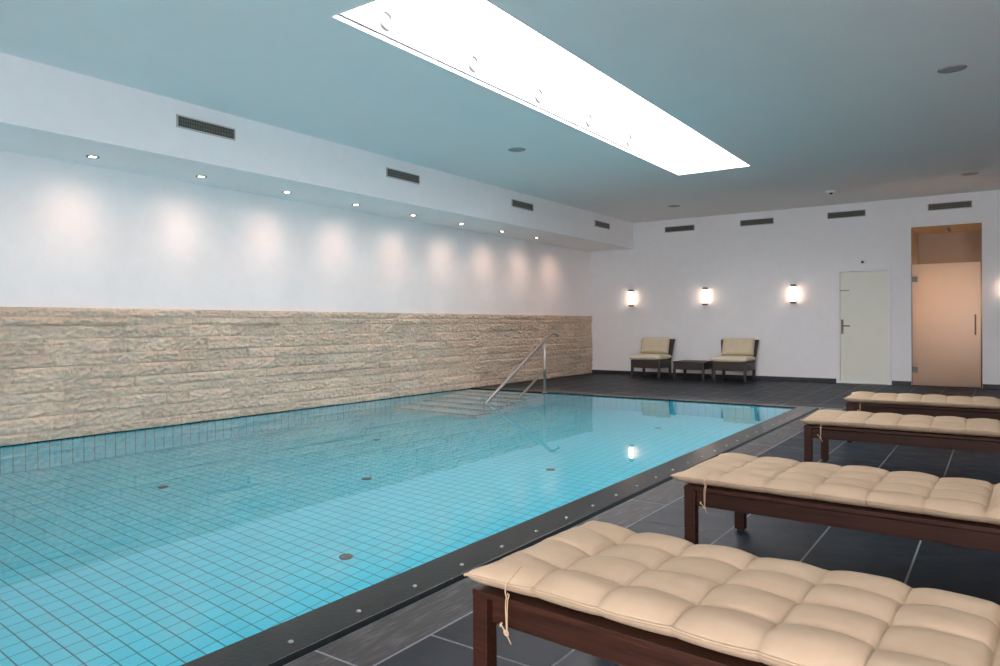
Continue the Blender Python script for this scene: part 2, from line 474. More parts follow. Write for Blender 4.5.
# ------------------------------------------------------------------ pool
bm = B()
T = .25
ZT = -.006
box(bm, X0 - T, X1 + T, Y0 - T, Y1 + T, -DEPTH - T, -DEPTH)
box(bm, X0 - T, X0, Y0 - T, Y1 + T, -DEPTH, ZT); box(bm, X1, X1 + T - .01, Y0 - T, Y1 + T - .01, -DEPTH, ZT - .03)
box(bm, X0, X1, Y0 - T, Y0, -DEPTH, ZT - .03); box(bm, X0, X1, Y1, Y1 + T - .01, -DEPTH, ZT - .03)
basin = struct(link('floor_pool_basin', bm, M['pool_tile']), 'light blue tiled swimming pool basin with square grid', 'pool')

# coping slabs around the edge, slightly eased, with the drain slot behind
bm = B()
box(bm, X1, XC, Y0 - COP, YC, -.03, .006, .002)
box(bm, X0, X1, Y1, YC, -.03, .004, .005)
box(bm, X0, X1, Y0 - COP, Y0, -.03, .006, .006)
coping = struct(link('trim_1', bm, M['coping']), 'dark stone coping strip around the pool edge', 'coping')
y = .62
while y < 9.3:
    b2 = B()
    lathe(b2, (-1.919, y, .0055), (0, 0, 1), [(0, .009), (.004, .009), (.006, .006)], 12)
    link('stud', b2, M['steel'], coping)
    y += .305
bm = B()
box(bm, XC, XS, Y0 - COP - .02, YC + .02, -.06, -.035)
box(bm, X0, XC, YC, YC + .025, -.06, -.035)
struct(link('trim_2', bm, M['dark']), 'narrow dark drain slot beside the coping', 'drain')

bm = B()
vs = [bm.verts.new(p) for p in ((X0, Y0, WATER_Z), (X1, Y0, WATER_Z), (X1, Y1, WATER_Z), (X0, Y1, WATER_Z))]
bm.faces.new(vs)
water = struct(link('water', bm, M['water'], smooth='keep'), 'still clear turquoise pool water', 'water')

# steps in the far left corner
bm = B()
SXR = -5.70
nos = [(7.60, -1.08), (7.92, -.89), (8.22, -.70), (8.52, -.51), (8.82, -.32), (9.12, -.13)]
for i, (yy, zz) in enumerate(nos):
    yn = nos[i + 1][0] if i + 1 < len(nos) else Y1
    box(bm, X0, SXR, yy, yn, -DEPTH, zz)
steps = struct(link('floor_pool_steps', bm, M['step_tile']), 'pale tiled steps descending into far pool corner', 'steps')
bm = B()
for yy, zz in nos:
    box(bm, X0 + .002, SXR, yy - .003, yy + .035, zz - .035, zz + .003)
link('nosing', bm, M['nosing'], steps)
bm = B()
for i, (yy, zz) in enumerate(nos):
    yn = nos[i + 1][0] if i + 1 < len(nos) else Y1
    box(bm, SXR - .03, SXR + .003, yy + .035, yn, zz - .02, zz + .003)
link('side_trim', bm, M['nosing'], steps)

# ------------------------------------------------------------------ split-face stone on the left wall
def stone_cladding():
    rnd = random.Random(3)
    bm = B()
    lay = bm.loops.layers.float_color.new('stone')
    ya, yb, za, zb = YN, YB - .002, .0, 1.222
    courses, z = [], za
    while z < zb - .05:
        hgt = rnd.choice((.075, .09, .10, .115, .13, .145))
        if zb - (z + hgt) < .07: hgt = zb - z
        courses.append((z, z + hgt)); z += hgt
    ystep = .016
    for ci, (c0, c1) in enumerate(courses):
        nz = max(4, round((c1 - c0) / .015))
        # stones of this course
        st, y = [], ya - rnd.random() * .4
        while y < yb:
            l = rnd.uniform(.16, .62)
            st.append((y, y + l, rnd.random(), rnd.uniform(-.012, .014), rnd.uniform(-.6, .6))); y += l
        lean = rnd.uniform(-.004, .008)
        ny = int((yb - ya) / ystep)
        grid = []
        si = 0
        ids = []
        for j in range(ny + 1):
            yy = ya + (yb - ya) * j / ny
            while st[si][1] < yy and si < len(st) - 1: si += 1
            s = st[si]
            ids.append(s)
            d_end = min(yy - s[0], s[1] - yy)
            col = []
            for k in range(nz + 1):
                tt = k / nz
                zz = c0 + (c1 - c0) * tt
                d_z = min(tt, 1 - tt) * (c1 - c0)
                p = Vector((yy * 6.5 + s[2] * 40, zz * 15, ci * 3.1))
                q2 = Vector((yy * 22 + zz * 16, zz * 26 - yy * 9, s[2] * 40))      # slanted chisel marks
                rough = .013 * noise.noise(p) + .012 * noise.noise(p * 2.7) + .014 * noise.noise(q2)
                edge = (.62 + .38 * min(1., d_z / .022) ** .8) * (.75 + .25 * min(1., max(d_end, 0.) / .012) ** .5)
                x = XW + .006 + edge * (.028 + s[3] + lean + rough + s[4] * .02 * (tt - .5))
                col.append(bm.verts.new((max(x, XW + .002), yy, zz)))
            grid.append(col)
        for j in range(ny):
            v = ids[j][2]
            for k in range(nz):
                f = bm.faces.new((grid[j][k], grid[j][k + 1], grid[j + 1][k + 1], grid[j + 1][k]))
                for lp in f.loops: lp[lay] = (v, v, v, 1)
    # flat cap along the top
    q = [bm.verts.new(p) for p in ((XW, ya, zb), (XW + .028, ya, zb), (XW + .028, yb, zb), (XW, yb, zb))]
    f = bm.faces.new(q)
    for lp in f.loops: lp[lay] = (.8, .8, .8, 1)
    return link('stone_cladding', bm, M['stone'], wall_left)
stone_cladding()['label'] = 'rough beige split stone courses'
bm = B(); box(bm, XW, XW + .024, Y0, Y1, -.012, .001)
struct(link('trim_3', bm, M['coping']), 'thin dark ledge between stone wall and water', 'trim')

# skirting
bm = B()
for a, b in ((XW + .03, Dr[0] - .02), (Dr[1] + .02, G[0] - .005), (G[1] + .005, XR)):
    box(bm, a, b, YB - .014, YB, 0, .072, .002)
struct(link('baseboard_back', bm, M['slate_trim']), 'low dark slate skirting along far wall', 'skirting')
bm = B(); box(bm, XR - .014, XR, YN, YB - .014, 0, .072, .002)
struct(link('baseboard_right', bm, M['slate_trim']), 'low dark slate skirting along right wall', 'skirting')

# ------------------------------------------------------------------ doors
bm = B()
fw = .055
box(bm, Dr[0] - .012, Dr[0] + fw - .012, YB - .022, YB + .16, 0, 1.995, .003)
box(bm, Dr[1] - fw + .012, Dr[1] + .012, YB - .022, YB + .16, 0, 1.995, .003)
box(bm, Dr[0] + fw - .012, Dr[1] - fw + .012, YB - .022, YB + .16, 1.995 - fw, 1.995, .003)
d1 = struct(link('door_1', bm, M['white_trim']), 'closed cream door in a white frame', 'door')
bm = B()
box(bm, Dr[0] + fw - .010, Dr[1] - fw + .010, YB + .012, YB + .055, .008, 1.995 - fw - .003, .002)
leaf = link('door_leaf', bm, M['cream_door'], d1); leaf['label'] = 'cream door leaf'
bm = B()
hx = Dr[0] + fw + .022
box(bm, hx - .018, hx + .018, YB + .003, YB + .012, .86, 1.11, .004)
lathe(bm, (hx, YB + .003, 1.0), (0, -1, 0), [(0, .011), (.045, .011)], 12)
tube(bm, [(hx, YB - .042, 1.0), (hx + .02, YB - .044, 1.0), (hx + .13, YB - .044, 1.0)], .011, 12)
link('door_handle', bm, M['handle'], d1)['label'] = 'satin metal lever handle'
bm = B(); box(bm, Dr[0] + fw - .010, Dr[0] + fw + .135, YB + .005, YB + .012, 1.612, 1.624, .001)  # short thin grey bar, upper left of the leaf
link('nameplate', bm, M['handle'], d1)['label'] = 'thin grey strip'

# glass door in its opening, with the lit vestibule behind
bm = B()
gy = YB + .045
box(bm, G[0] + .008, -.256, gy, gy + .010, .010, 2.02, .001)
d2 = struct(link('door_2', bm, M['frosted']), 'frosted glass door glowing warm orange', 'door')
for zc in (1.775, .265):
    bm = B(); box(bm, G[0] + .001, G[0] + .085, gy - .012, gy + .022, zc - .045, zc + .045, .003)
    link('hinge', bm, M['handle'], d2)
bm = B()
tube(bm, [(-.325, gy - .045, .85), (-.325, gy - .045, 1.18)], .011, 12)
for zc in (.90, 1.13): tube(bm, [(-.325, gy - .045, zc), (-.325, gy, zc)], .007, 10)
link('door_handle', bm, M['handle'], d2)['label'] = 'slim vertical pull bar'
bm = B(); box(bm, G[0] - .0, G[0] + .007, gy - .008, gy + .018, .0, 2.02)
link('door_frame', bm, M['handle'], d2)
vb = 14.92
shell('room_vestibule', [(G[0] - .1, G[0], YB + .22, vb + .1, -.05, 2.75), (G[1], G[1] + .1, YB + .22, vb + .1, -.05, 2.75),
                    (G[0], G[1], vb, vb + .1, -.05, 2.75), (G[0] - .1, G[1] + .1, YB + .22, vb + .1, 2.636, 2.75)], M['vest'], 'warmly lit sand coloured vestibule behind glass door', 'vestibule')
# warm plaster lining of the reveal
bm = B()
box(bm, G[0] - .001, G[0] + .001, YB + .002, YB + .22, .0, 2.634); box(bm, G[1] - .001, G[1] + .001, YB + .002, YB + .22, 0, 2.634)
box(bm, G[0], G[1], YB + .002, YB + .22, 2.634, 2.637)
struct(link('trim_4', bm, M['vest']), 'sand coloured reveal of the glass door', 'reveal')

# ------------------------------------------------------------------ ventilation grilles
def vent(w, h, frame_w=.012):
    """built facing -Y, centred on its base point"""
    t = thing('air_vent', '', 'vent')
    bm = B(); box(bm, -w / 2, w / 2, -.004, .0, -h / 2, h / 2)
    link('backing', bm, M['vent_back'], t)
    bm = B()
    f = frame_w
    box(bm, -w / 2, w / 2, -.010, -.004, h / 2 - f, h / 2, .001); box(bm, -w / 2, w / 2, -.010, -.004, -h / 2, -h / 2 + f, .001)
    box(bm, -w / 2, -w / 2 + f, -.010, -.004, -h / 2 + f, h / 2 - f, .001); box(bm, w / 2 - f, w / 2, -.010, -.004, -h / 2 + f, h / 2 - f, .001)
    link('frame', bm, M['vent_frame'], t)
    bm = B()
    n = 34
    for i in range(n):
        x = -w / 2 + f + (w - 2 * f) * (i + .5) / n
        box(bm, x - .0035, x + .0035, -.009, -.004, -h / 2 + f, h / 2 - f)
    for k in (-1, 1):
        box(bm, -w / 2 + f, w / 2 - f, -.008, -.005, k * h * .16 - .0025, k * h * .16 + .0025)
    link('grille', bm, M['vent_slat'], t)
    return t
v0 = vent(.615, .118)
back_lab = ['dark wall vent on far wall, nearest the stone wall corner', 'dark wall vent on far wall above middle wall lamp', 'dark wall vent on far wall above the cream door', 'dark wall vent on far wall above the glass door']
bx = [(-5.215, 2.935), (-3.72, 2.940), (-2.196, 2.944), (-.667, 2.945)]
for i, (x, z) in enumerate(bx):
    o = v0 if i == 0 else dup(v0, (x, YB, z), '')
    o.location = (x, YB, z); o['label'] = back_lab[i]; o['group'] = 'wall vents on the far wall'
sof_lab = ['largest looking soffit vent, nearest the viewer on the left', 'second soffit vent from the left, above the fourth downlight', 'third soffit vent from the left, right of ceiling centre', 'small looking soffit vent next to the far wall']
for i, yc in enumerate((4.008, 6.754, 9.524, 12.298)):
    o = dup(v0, (SOF_X, yc, 2.938), sof_lab[i], 'vents in the left soffit')
    o.rotation_euler = (0, 0, PI / 2)

# ------------------------------------------------------------------ soffit downlights
def downlight():
    t = thing('soffit_downlight', '', 'downlight')
    bm = B()
    n = 28
    prof = [(0, .054), (.003, .056), (.007, .053), (.007, .038), (-.004, .034)]
    lathe(bm, (0, 0, 0), (0, 0, -1), prof, n, False, False)
    link('ring', bm, M['ring_dark'], t, smooth=True)
    bm = B(); lathe(bm, (0, 0, -.0005), (0, 0, -1), [(0, .035), (.001, .035)], 24)
    link('lamp', bm, M['downlight_glow'], t)
    return t
dl = downlight()
dl_y = [3.238, 4.325, 5.412, 6.50, 7.60, 8.70, 9.80, 10.89]
ordn = ['first soffit downlight from the left, nearest the viewer', 'second soffit downlight from the left', 'third soffit downlight from the left', 'fourth soffit downlight from the left',
        'fifth soffit downlight from the left', 'sixth soffit downlight from the left', 'seventh soffit downlight from the left', 'eighth soffit downlight, last one toward the far wall']
def spot(name, loc, target, energy, color, size, blend, radius=.03):
    ld = bpy.data.lights.new(name, 'SPOT')
    ld.energy = energy; ld.color = color; ld.spot_size = math.radians(size); ld.spot_blend = blend; ld.shadow_soft_size = radius
    o = bpy.data.objects.new(name, ld); COL.objects.link(o)
    o.location = loc
    o.rotation_euler = (Vector(target) - Vector(loc)).to_track_quat('-Z', 'Y').to_euler()
    return o
def beam(name, loc, energy, color, power):
    """downlight whose intensity falls off with the cosine of the beam angle, like a reflector lamp"""
    o = spot(name, loc, (loc[0], loc[1], loc[2] - 1), energy, color, 172, .15, .035)
    ld = o.data; ld.use_nodes = True
    nt = ld.node_tree
    em = nt.nodes['Emission']
    tc = N(nt, 'ShaderNodeTexCoord'); sp = N(nt, 'ShaderNodeSeparateXYZ'); L(nt, tc.outputs['Normal'], sp.inputs[0])
    ab = N(nt, 'ShaderNodeMath', operation='ABSOLUTE'); L(nt, sp.outputs['Z'], ab.inputs[0])
    pw = N(nt, 'ShaderNodeMath', operation='POWER'); L(nt, ab.outputs[0], pw.inputs[0]); pw.inputs[1].default_value = power
    L(nt, pw.outputs[0], em.inputs['Strength'])
    return o
for i, yy in enumerate(dl_y):
    o = dl if i == 0 else dup(dl, None or (0, 0, 0), '')
    o.location = (-6.80, yy, SOF_Z); o['label'] = ordn[i]; o['group'] = 'soffit downlights over the stone wall'
for yy in [-.03, 1.06, 2.15] + dl_y + [11.98]:
    beam('soffit_spot', (-6.80, yy, SOF_Z - .02), 22.0, (1.0, .63, .46), 3.7)

# ------------------------------------------------------------------ ceiling fittings
def ceiling_speaker(loc, label, r=.105):
    t = thing('ceiling_speaker', label, 'speaker', loc, 'round ceiling speakers')
    bm = B(); lathe(bm, (0, 0, 0), (0, 0, -1), [(0, r), (.005, r), (.007, r - .006), (.004, r - .010)], 36, False, False)
    link('rim', bm, M['speaker'], t, smooth=True)
    bm = B(); lathe(bm, (0, 0, 0), (0, 0, -1), [(.0, r - .010), (.004, r - .010), (.006, r * .5), (.0065, .001)], 36)
    link('grille', bm, M['speaker'], t, smooth=True)
    return t
ceiling_speaker((-.317, 6.93, CEIL), 'largest looking round ceiling speaker, right of the skylight')
ceiling_speaker((-.34, 11.96, CEIL), 'round ceiling speaker nearest the glass door vent')
ceiling_speaker((-4.707, 7.10, CEIL), 'round ceiling speaker between skylight and left soffit')
ceiling_speaker((-4.721, 12.14, CEIL), 'round ceiling speaker in the far left, beyond the skylight')

det = thing('ceiling_smoke_detector', 'small white ceiling detector with dark lens before the cream door', 'detector', (-2.187, 12.28, CEIL))
bm = B(); lathe(bm, (0, 0, 0), (0, 0, -1), [(0, .075), (.012, .075), (.022, .055)], 28); link('base', bm, M['white_trim'], det, smooth=True)
bm = B(); lathe(bm, (0, 0, -.021), (0, 0, -1), [(0, .026), (.014, .025), (.024, .015), (.027, .003)], 24); link('lens', bm, M['dark'], det, smooth=True)

sen = thing('wall_sensor_mount', 'tiny dark sensor mounted on the wall above the cream door', 'sensor', (-1.94, YB, 2.10))
bm = B(); box(bm, -.045, .045, -.022, 0, -.028, .028, .006); link('housing', bm, M['white_trim'], sen)
bm = B(); lathe(bm, (.0, -.021, -.002), (0, -1, 0), [(0, .022), (.012, .020), (.018, .010)], 20); link('lens', bm, M['dark'], sen, smooth=True)

vs_ = thing('vestibule_ceiling_spot', 'small ceiling spotlight inside the glass door opening', 'spotlight', (-.72, YB + .42, 2.636))
bm = B(); lathe(bm, (0, 0, 0), (0, 0, -1), [(0, .05), (.008, .05), (.012, .03)], 24); link('base', bm, M['chrome_ring'], vs_, smooth=True)
bm = B(); lathe(bm, (.01, 0, -.012), (.5, -.3, -1), [(0, .020), (.035, .024), (.06, .026)], 18); link('lamp_head', bm, M['chrome_ring'], vs_, smooth=True)

# round spots on the inner side of the skylight shaft
ring_lab = ['round fitting in skylight, first and largest looking from the left', 'round fitting in skylight, second from the left', 'round fitting in skylight, third from the left', 'round fitting in skylight, fourth from the left', 'round fitting in skylight, last toward the far wall']
def shaft_ring():
    t = thing('skylight_mount_fitting', '', 'light fitting')
    bm = B()
    lathe(bm, (0, 0, 0), (1, 0, 0), [(0, .074), (.016, .074), (.024, .066), (.020, .054), (.004, .052)], 32, False, False)
    link('ring', bm, M['chrome_ring'], t, smooth=True)
    bm = B(); lathe(bm, (0, 0, 0), (1, 0, 0), [(0, .053), (.004, .053)], 28)
    link('lens', bm, M['white_trim'], t)
    return t
sr = shaft_ring()
for i, yy in enumerate((3.834, 4.90, 5.96, 7.0, 8.03)):
    o = sr if i == 0 else dup(sr, (0, 0, 0), '')
    o.location = (sx0, yy, 3.285); o['label'] = ring_lab[i]; o['group'] = 'round fittings along the skylight shaft'

# ------------------------------------------------------------------ wall lamps
def sconce():
    t = thing('wall_sconce', '', 'wall lamp')
    bm = B(); box(bm, -.035, .035, -.022, 0, -.165, .165, .004); link('back_plate', bm, M['rubber'], t)
    bm = B(); lathe(bm, (0, -.062, -.130), (0, 0, 1), [(0, .046), (.26, .046)], 24); link('glass_tube', bm, M['sconce_glow'], t, smooth=True)
    for s in (-1, 1):
        bm = B(); lathe(bm, (0, -.062, s * .130), (0, 0, s), [(0, .050), (.006, .052), (.030, .050), (.042, .040)], 24); link('cap', bm, M['rubber'], t, smooth=True)
    return t
sc = sconce()
sl = [(-6.241, 'glowing wall lamp nearest the stone wall corner'), (-4.686, 'glowing wall lamp between the two wicker chairs'), (-3.065, 'glowing wall lamp beside the cream door'), (.12, 'glowing wall lamp right of the glass door')]
for i, (x, lb) in enumerate(sl):
    o = sc if i == 0 else dup(sc, (0, 0, 0), '')
    o.location = (x, YB, 1.578); o['label'] = lb; o['group'] = 'glowing lamps on the far wall'

# ------------------------------------------------------------------ handrail
RX = -5.72
rail = thing('pool_handrail', 'bent stainless steel handrail beside the pool steps', 'handrail', (RX, 9.38, 0))
def lp(pts): return [(0, p[0] - 9.38, p[1]) for p in pts]
bm = B()
main = [(7.815, -1.085), (7.815, -.5), (7.815, -.08), (7.835, -.03), (7.88, .003), (8.3, .227), (8.9, .547), (9.46, .845), (9.54, .885), (9.63, .905), (9.72, .893), (9.78, .872)]
tube(bm, smooth_path(lp(main), 6), .0215, 14)
link('grab_bar', bm, M['steel'], rail, smooth=True)
bm = B(); tube(bm, lp([(9.375, .0), (9.375, .79)]), .0205, 14); link('post', bm, M['steel'], rail, smooth=True)
bm = B(); tube(bm, lp([(9.375, .36), (8.70, .0), (8.36, -.18), (8.36, -.70)]), .0185, 12); link('brace', bm, M['steel'], rail, smooth=True)
bm = B(); lathe(bm, (0, -.005, .003), (0, 0, 1), [(0, .045), (.006, .045), (.012, .028)], 20); link('foot_plate', bm, M['steel'], rail, smooth=True)

# ------------------------------------------------------------------ pool floor inlets and underwater lamps
def inlet(loc, label):
    t = thing('pool_floor_inlet', label, 'pool inlet', loc, 'round inlets in the pool floor')
    bm = B(); lathe(bm, (0, 0, 0), (0, 0, 1), [(0, .044), (.010, .044), (.016, .036), (.017, .024)], 26, True, False); link('rim', bm, M['inlet'], t, smooth=True)
    bm = B()
    lathe(bm, (0, 0, .004), (0, 0, 1), [(0, .022), (.010, .022), (.012, .016)], 20)
    for k in range(3):
        a = k * 2 * PI / 3
        tube(bm, [(0, 0, .014), (.036 * math.cos(a), .036 * math.sin(a), .014)], .004, 6)
    link('nozzle', bm, M['inlet'], t)
for (x, yy), lb in zip([(-3.45, 3.20), (-5.76, 3.30), (-4.604, 4.52), (-5.75, 5.80), (-3.43, 5.72), (-5.69, 8.28), (-3.42, 8.24), ],
                       ['round dark inlet on pool floor, nearest the viewer', 'round dark inlet on pool floor, farthest left by the stone wall', 'round dark inlet at the middle of the pool floor', 'small dark inlet on pool floor below the handrail, left side',
                        'small dark inlet on pool floor, centre right', 'tiny dark inlet on pool floor next to the handrail steps', 'tiny dark inlet on pool floor near the far pool edge']):
    inlet((x, yy, -DEPTH), lb)

def pool_lamp(loc, rot, label, ln=2.3):
    t = thing('pool_wall_lamp_mount', label, 'pool lamp', loc, 'underwater strip lamps', rot)
    bm = B(); box(bm, -ln / 2 - .02, ln / 2 + .02, -.03, 0, -.075, .075, .008); link('housing', bm, M['steel'], t)
    bm = B(); box(bm, -ln / 2, ln / 2, -.034, -.030, -.055, .055); link('lens', bm, M['pool_glow'], t)
for k, yy in enumerate((.45, 2.95, 5.45, 7.95)):
    pool_lamp((X1, yy, -.55), -PI / 2, 'long underwater lamp in the right pool wall')
for xx in (-6.0, -3.45):
    pool_lamp((xx, Y0, -.55), PI, 'long underwater lamp in the near pool wall')

# ------------------------------------------------------------------ sun loungers
LW, LL = .68, 2.02          # lounger width (Y) and length (X); local origin at the front pool-side corner on the floor
def make_pad(seed, parent, dx=0, tie_x=.08, hf=1.):
    """button-tufted pad: 4 puffs across, columns of .184 m, a fold at the sixth seam"""
    rnd = random.Random(seed)
    xa, xb = -.014 + dx, 2.0 + dx
    ya, yb = -.006, .597
    cols = [xa, .183 + dx] + [.183 + dx + .187 * k for k in range(1, 9)]
    cols += [xb]
    fold = 6
    zmid, zbot = .385, .347
    rows = 4
    nxc, nyc = 16, 14
    def warp(q): return .35 * q + .65 * (.5 - .5 * math.cos(PI * q))      # finer steps close to the seams
    us = []
    for i in range(len(cols) - 1):
        for k in range(nxc):
            us.append((i, warp(k / nxc)))
    us.append((len(cols) - 2, 1.))
    vs = []
    for j in range(rows):
        for k in range(nyc):
            vs.append((j, warp(k / nyc)))
    vs.append((rows - 1, 1.))
    amp = {(i, j): rnd.uniform(.86, 1.14) for i in range(len(cols)) for j in range(rows)}
    shx = [rnd.uniform(-.008, .008) for _ in range(len(cols) + 1)]
    bm = B()
    top, bot, rimv = [], [], []
    for (i, s) in us:
        x = cols[i] + (cols[i + 1] - cols[i]) * s
        rt, rb = [], []
        A = max(0., math.sin(PI * s)) ** .42
        fd = abs(x - cols[fold])
        for (j, t) in vs:
            w = (j + t) / rows
            Bt = max(0., math.sin(PI * t)) ** .42
            if i == 0: Bt = 1 - (1 - Bt) * min(1., max(0., s - .25) / .6)      # the row seams die out toward the ends
            if i == len(cols) - 2: Bt = 1 - (1 - Bt) * min(1., max(0., .75 - s) / .6)
            # outline pinches in at each column seam and flares at the corners
            dx_end = min(x - xa, xb - x)
            seam_pin = .010 * (1 - A) * (1 if 0 < x - xa and xb - x > 0 else 0)
            ear = .014 * math.exp(-(dx_end / .05) ** 2)
            y0, y1 = ya + seam_pin - ear * .6, yb - seam_pin + ear * .6
            yy = y0 + (y1 - y0) * w
            xx = x
            endpin = .008 * (1 - Bt)
            earx = .012 * math.exp(-(min(w, 1 - w) / .07) ** 2)
            if x - xa < .1: xx += (endpin - earx) * (1 - (x - xa) / .1)
            if xb - x < .1: xx -= (endpin - earx) * (1 - (xb - x) / .1)
            d = min(yy - y0, y1 - yy, dx_end)
            e = min(1., max(0., d) / .075)
            E = (1 - (1 - e) ** 2) ** .62
            pil = A * Bt + .50 * (1 - A) * Bt + .52 * (1 - Bt) * A
            g = .006 * noise.noise(Vector((xx * 7 + seed * 9, yy * 9, seed))) + .003 * noise.noise(Vector((xx * 23, yy * 23 + seed, 4.)))
            # small radiating gathers near the tufts
            h = E * (-.003 + (.041 * pil * amp[(i, j)] + g * .8) * hf)
            if fd < .016: h *= .25 + .75 * (fd / .016)
            bow = .004 * noise.noise(Vector((xx * 2.1, yy * 2.0, seed + 7.)))
            z = zmid + h + bow * E
            zb_ = zmid - (zmid - zbot) * E
            edge_wave = .008 * noise.noise(Vector((xx * 5.0 + seed, 3.3, w * 2))) * (1 - E)
            rt.append(bm.verts.new((xx, yy, z + edge_wave)))
            rb.append((xx, yy, zb_ + edge_wave))
        top.append(rt); bot.append(rb)
    nx, ny = len(us), len(vs)
    botv = []
    for i in range(nx):
        r = []
        for j in range(ny):
            if i in (0, nx - 1) or j in (0, ny - 1): r.append(top[i][j])
            else: r.append(bm.verts.new(bot[i][j]))
        botv.append(r)
    for i in range(nx - 1):
        for j in range(ny - 1):
            bm.faces.new((top[i][j], top[i + 1][j], top[i + 1][j + 1], top[i][j + 1]))
            q = (botv[i][j], botv[i][j + 1], botv[i + 1][j + 1], botv[i + 1][j])
            if len(set(q)) == 4:
                try: bm.faces.new(q)
                except ValueError: pass
    rim = [Vector(top[i][0].co) for i in range(nx)] + [Vector(top[nx - 1][j].co) for j in range(1, ny)] + \
          [Vector(top[i][ny - 1].co) for i in range(nx - 2, -1, -1)] + [Vector(top[0][j].co) for j in range(ny - 2, 0, -1)]
    tops = [v.co.copy() for r in top for v in r]
    def top_z(px, py):
        return min(tops, key=lambda v: (v.x - px) ** 2 + (v.y - py) ** 2).z
    pad = link('pad', bm, M['pad'], parent, smooth=True)
    bm = B()
    tube(bm, rim + [rim[0]], .0038, 6, False)
    link('piping', bm, M['piping'], pad, smooth=True)
    # tie cord round the corner and its hanging ends
    bm = B()
    tx = tie_x
    p = [(tx, py, top_z(tx, py) + .0030) for py in (.050, .040, .030, .020, .010, .0)]
    p += [(tx, -.014, .388), (tx + .001, -.018, .372), (tx + .002, -.016, .360), (tx, -.008, .350)]
    tube(bm, smooth_path(p, 4), .0017, 7)
    dz = rnd.uniform(-.010, .010)
    tube(bm, smooth_path([(tx + .003, -.010, .366), (tx - .004, -.010, .345), (tx - .005, -.009, .31), (tx - .004, -.007, .275 + dz)], 5), .0017, 7)
    tube(bm, smooth_path([(tx + .007, -.010, .364), (tx + .001, -.010, .34), (tx - .001, -.009, .30), (tx - .003, -.007, .275 + dz)], 5), .0016, 7)
    k = Vector((tx - .004, -.009, .272 + dz))
    tube(bm, smooth_path([k + Vector(v) for v in ((-.006, 0, .006), (-.003, -.004, .001), (.002, -.004, -.004), (.005, 0, -.006), (.002, .004, -.001), (-.002, .002, .003), (0, -.003, -.003))], 5), .0024, 7)
    tube(bm, smooth_path([k + Vector(v) for v in ((0, 0, 0), (.005, 0, -.010), (.009, .002, -.019), (.014, .002, -.027))], 4), .0016, 6)
    tube(bm, smooth_path([k + Vector(v) for v in ((0, 0, 0), (-.007, -.002, .008), (-.014, -.002, .016))], 4), .0016, 6)
    tube(bm, smooth_path([k + Vector(v) for v in ((-.014, -.002, .012), (-.017, -.002, .017), (-.013, 0, .021))], 4), .0030, 6)
    link('tie_cord', bm, M['cord'], pad, smooth=True)
    return pad

def make_lounger(i, x, y, rot, label):
    t = thing('sun_lounger', label, 'sun lounger', (x, y, 0), 'padded wooden sun loungers', math.radians(rot))
    lw, ld = .049, .042
    for (ax, ay) in ((0, 0), (0, LW - ld), (LL - lw, 0), (LL - lw, LW - ld)):
        bm = B(); box(bm, ax, ax + lw, ay, ay + ld, .012, .329, .002)
        leg = link('leg', bm, M['wood'], t)
        bm = B(); lathe(bm, (ax + lw / 2, ay + ld / 2, 0), (0, 0, 1), [(0, .018), (.012, .018)], 14)
        link('foot_glide', bm, M['foot_cap'], leg)
    for ay in (.024, LW - .052):
        bm = B(); box(bm, lw - .004, LL - lw + .004, ay, ay + .028, .260, .322, .002)
        link('side_rail', bm, M['wood'], t)
    for ax in (.008, LL - .036):
        bm = B(); box(bm, ax, ax + .028, ld - .004, LW - ld + .004, .260, .322, .002)
        link('end_rail', bm, M['wood'], t)
    bm = B()          # mitred cap frame round the top, a little proud of the rails
    box(bm, -.001, LL + .001, -.001, .058, .329, .346, .002)
    box(bm, -.001, LL + .001, LW - .058, LW + .001, .329, .346, .002)
    box(bm, -.001, .058, .058, LW - .058, .329, .346, .002)
    box(bm, LL - .058, LL + .001, .058, LW - .058, .329, .346, .002)
    link('top_frame', bm, M['wood'], t)
    n = 24
    bm = B()
    for k in range(n):
        xx = .07 + (LL - .14) * (k + .5) / n
        box(bm, xx - .030, xx + .030, .054, LW - .054, .324, .342, .002)
    link('slats', bm, M['wood'], t)
    make_pad(11 + i * 5, t, (.010, -.030, .006, .008)[i], (.125, .098, .110, .115)[i], (.93, .76, .62, .60)[i])
    return t
make_lounger(0, -1.156, 1.5215, -3.8, 'wooden sun lounger with beige tufted pad, nearest the viewer')
make_lounger(1, -1.130, 3.010, -2.1, 'wooden sun lounger with beige tufted pad, second from the viewer')
make_lounger(2, -1.111, 5.240, 1.3, 'wooden sun lounger with beige tufted pad, third from the viewer')
make_lounger(3, -1.116, 6.910, 2.6, 'wooden sun lounger with beige tufted pad, farthest, toward the doors')

# ------------------------------------------------------------------ wicker seats and table
def soft_box(bm, sx, sy, sz, power=.38, n=14, puff=.0):
    """rounded cushion centred on the origin"""
    grid = {}
    def pt(u, v, side):
        E = ((1 - abs(u) ** 6) * (1 - abs(v) ** 6))
        z = side * sz / 2 * max(0., E) ** power * (1 + puff * (1 - u * u) * (1 - v * v))
        k = 1 - .03 * (1 - abs(u)) if abs(v) > .98 else 1
        return (u * sx / 2 * k, v * sy / 2, z)
    def sp(i): 
        a = -1 + 2 * i / n
        return math.copysign(1 - (1 - abs(a)) ** 1.6, a)
    for side in (1, -1):
        for i in range(n + 1):
            for j in range(n + 1):
                onb = i in (0, n) or j in (0, n)
                key = (i, j, 0 if onb else side)
                if key not in grid: grid[key] = bm.verts.new(pt(sp(i), sp(j), 0 if onb else side))
        for i in range(n):
            for j in range(n):
                def g(a, b):
                    return grid[(a, b, 0 if a in (0, n) or b in (0, n) else side)]
                q = [g(i, j), g(i + 1, j), g(i + 1, j + 1), g(i, j + 1)]
                if side < 0: q.reverse()
                bm.faces.new(q)

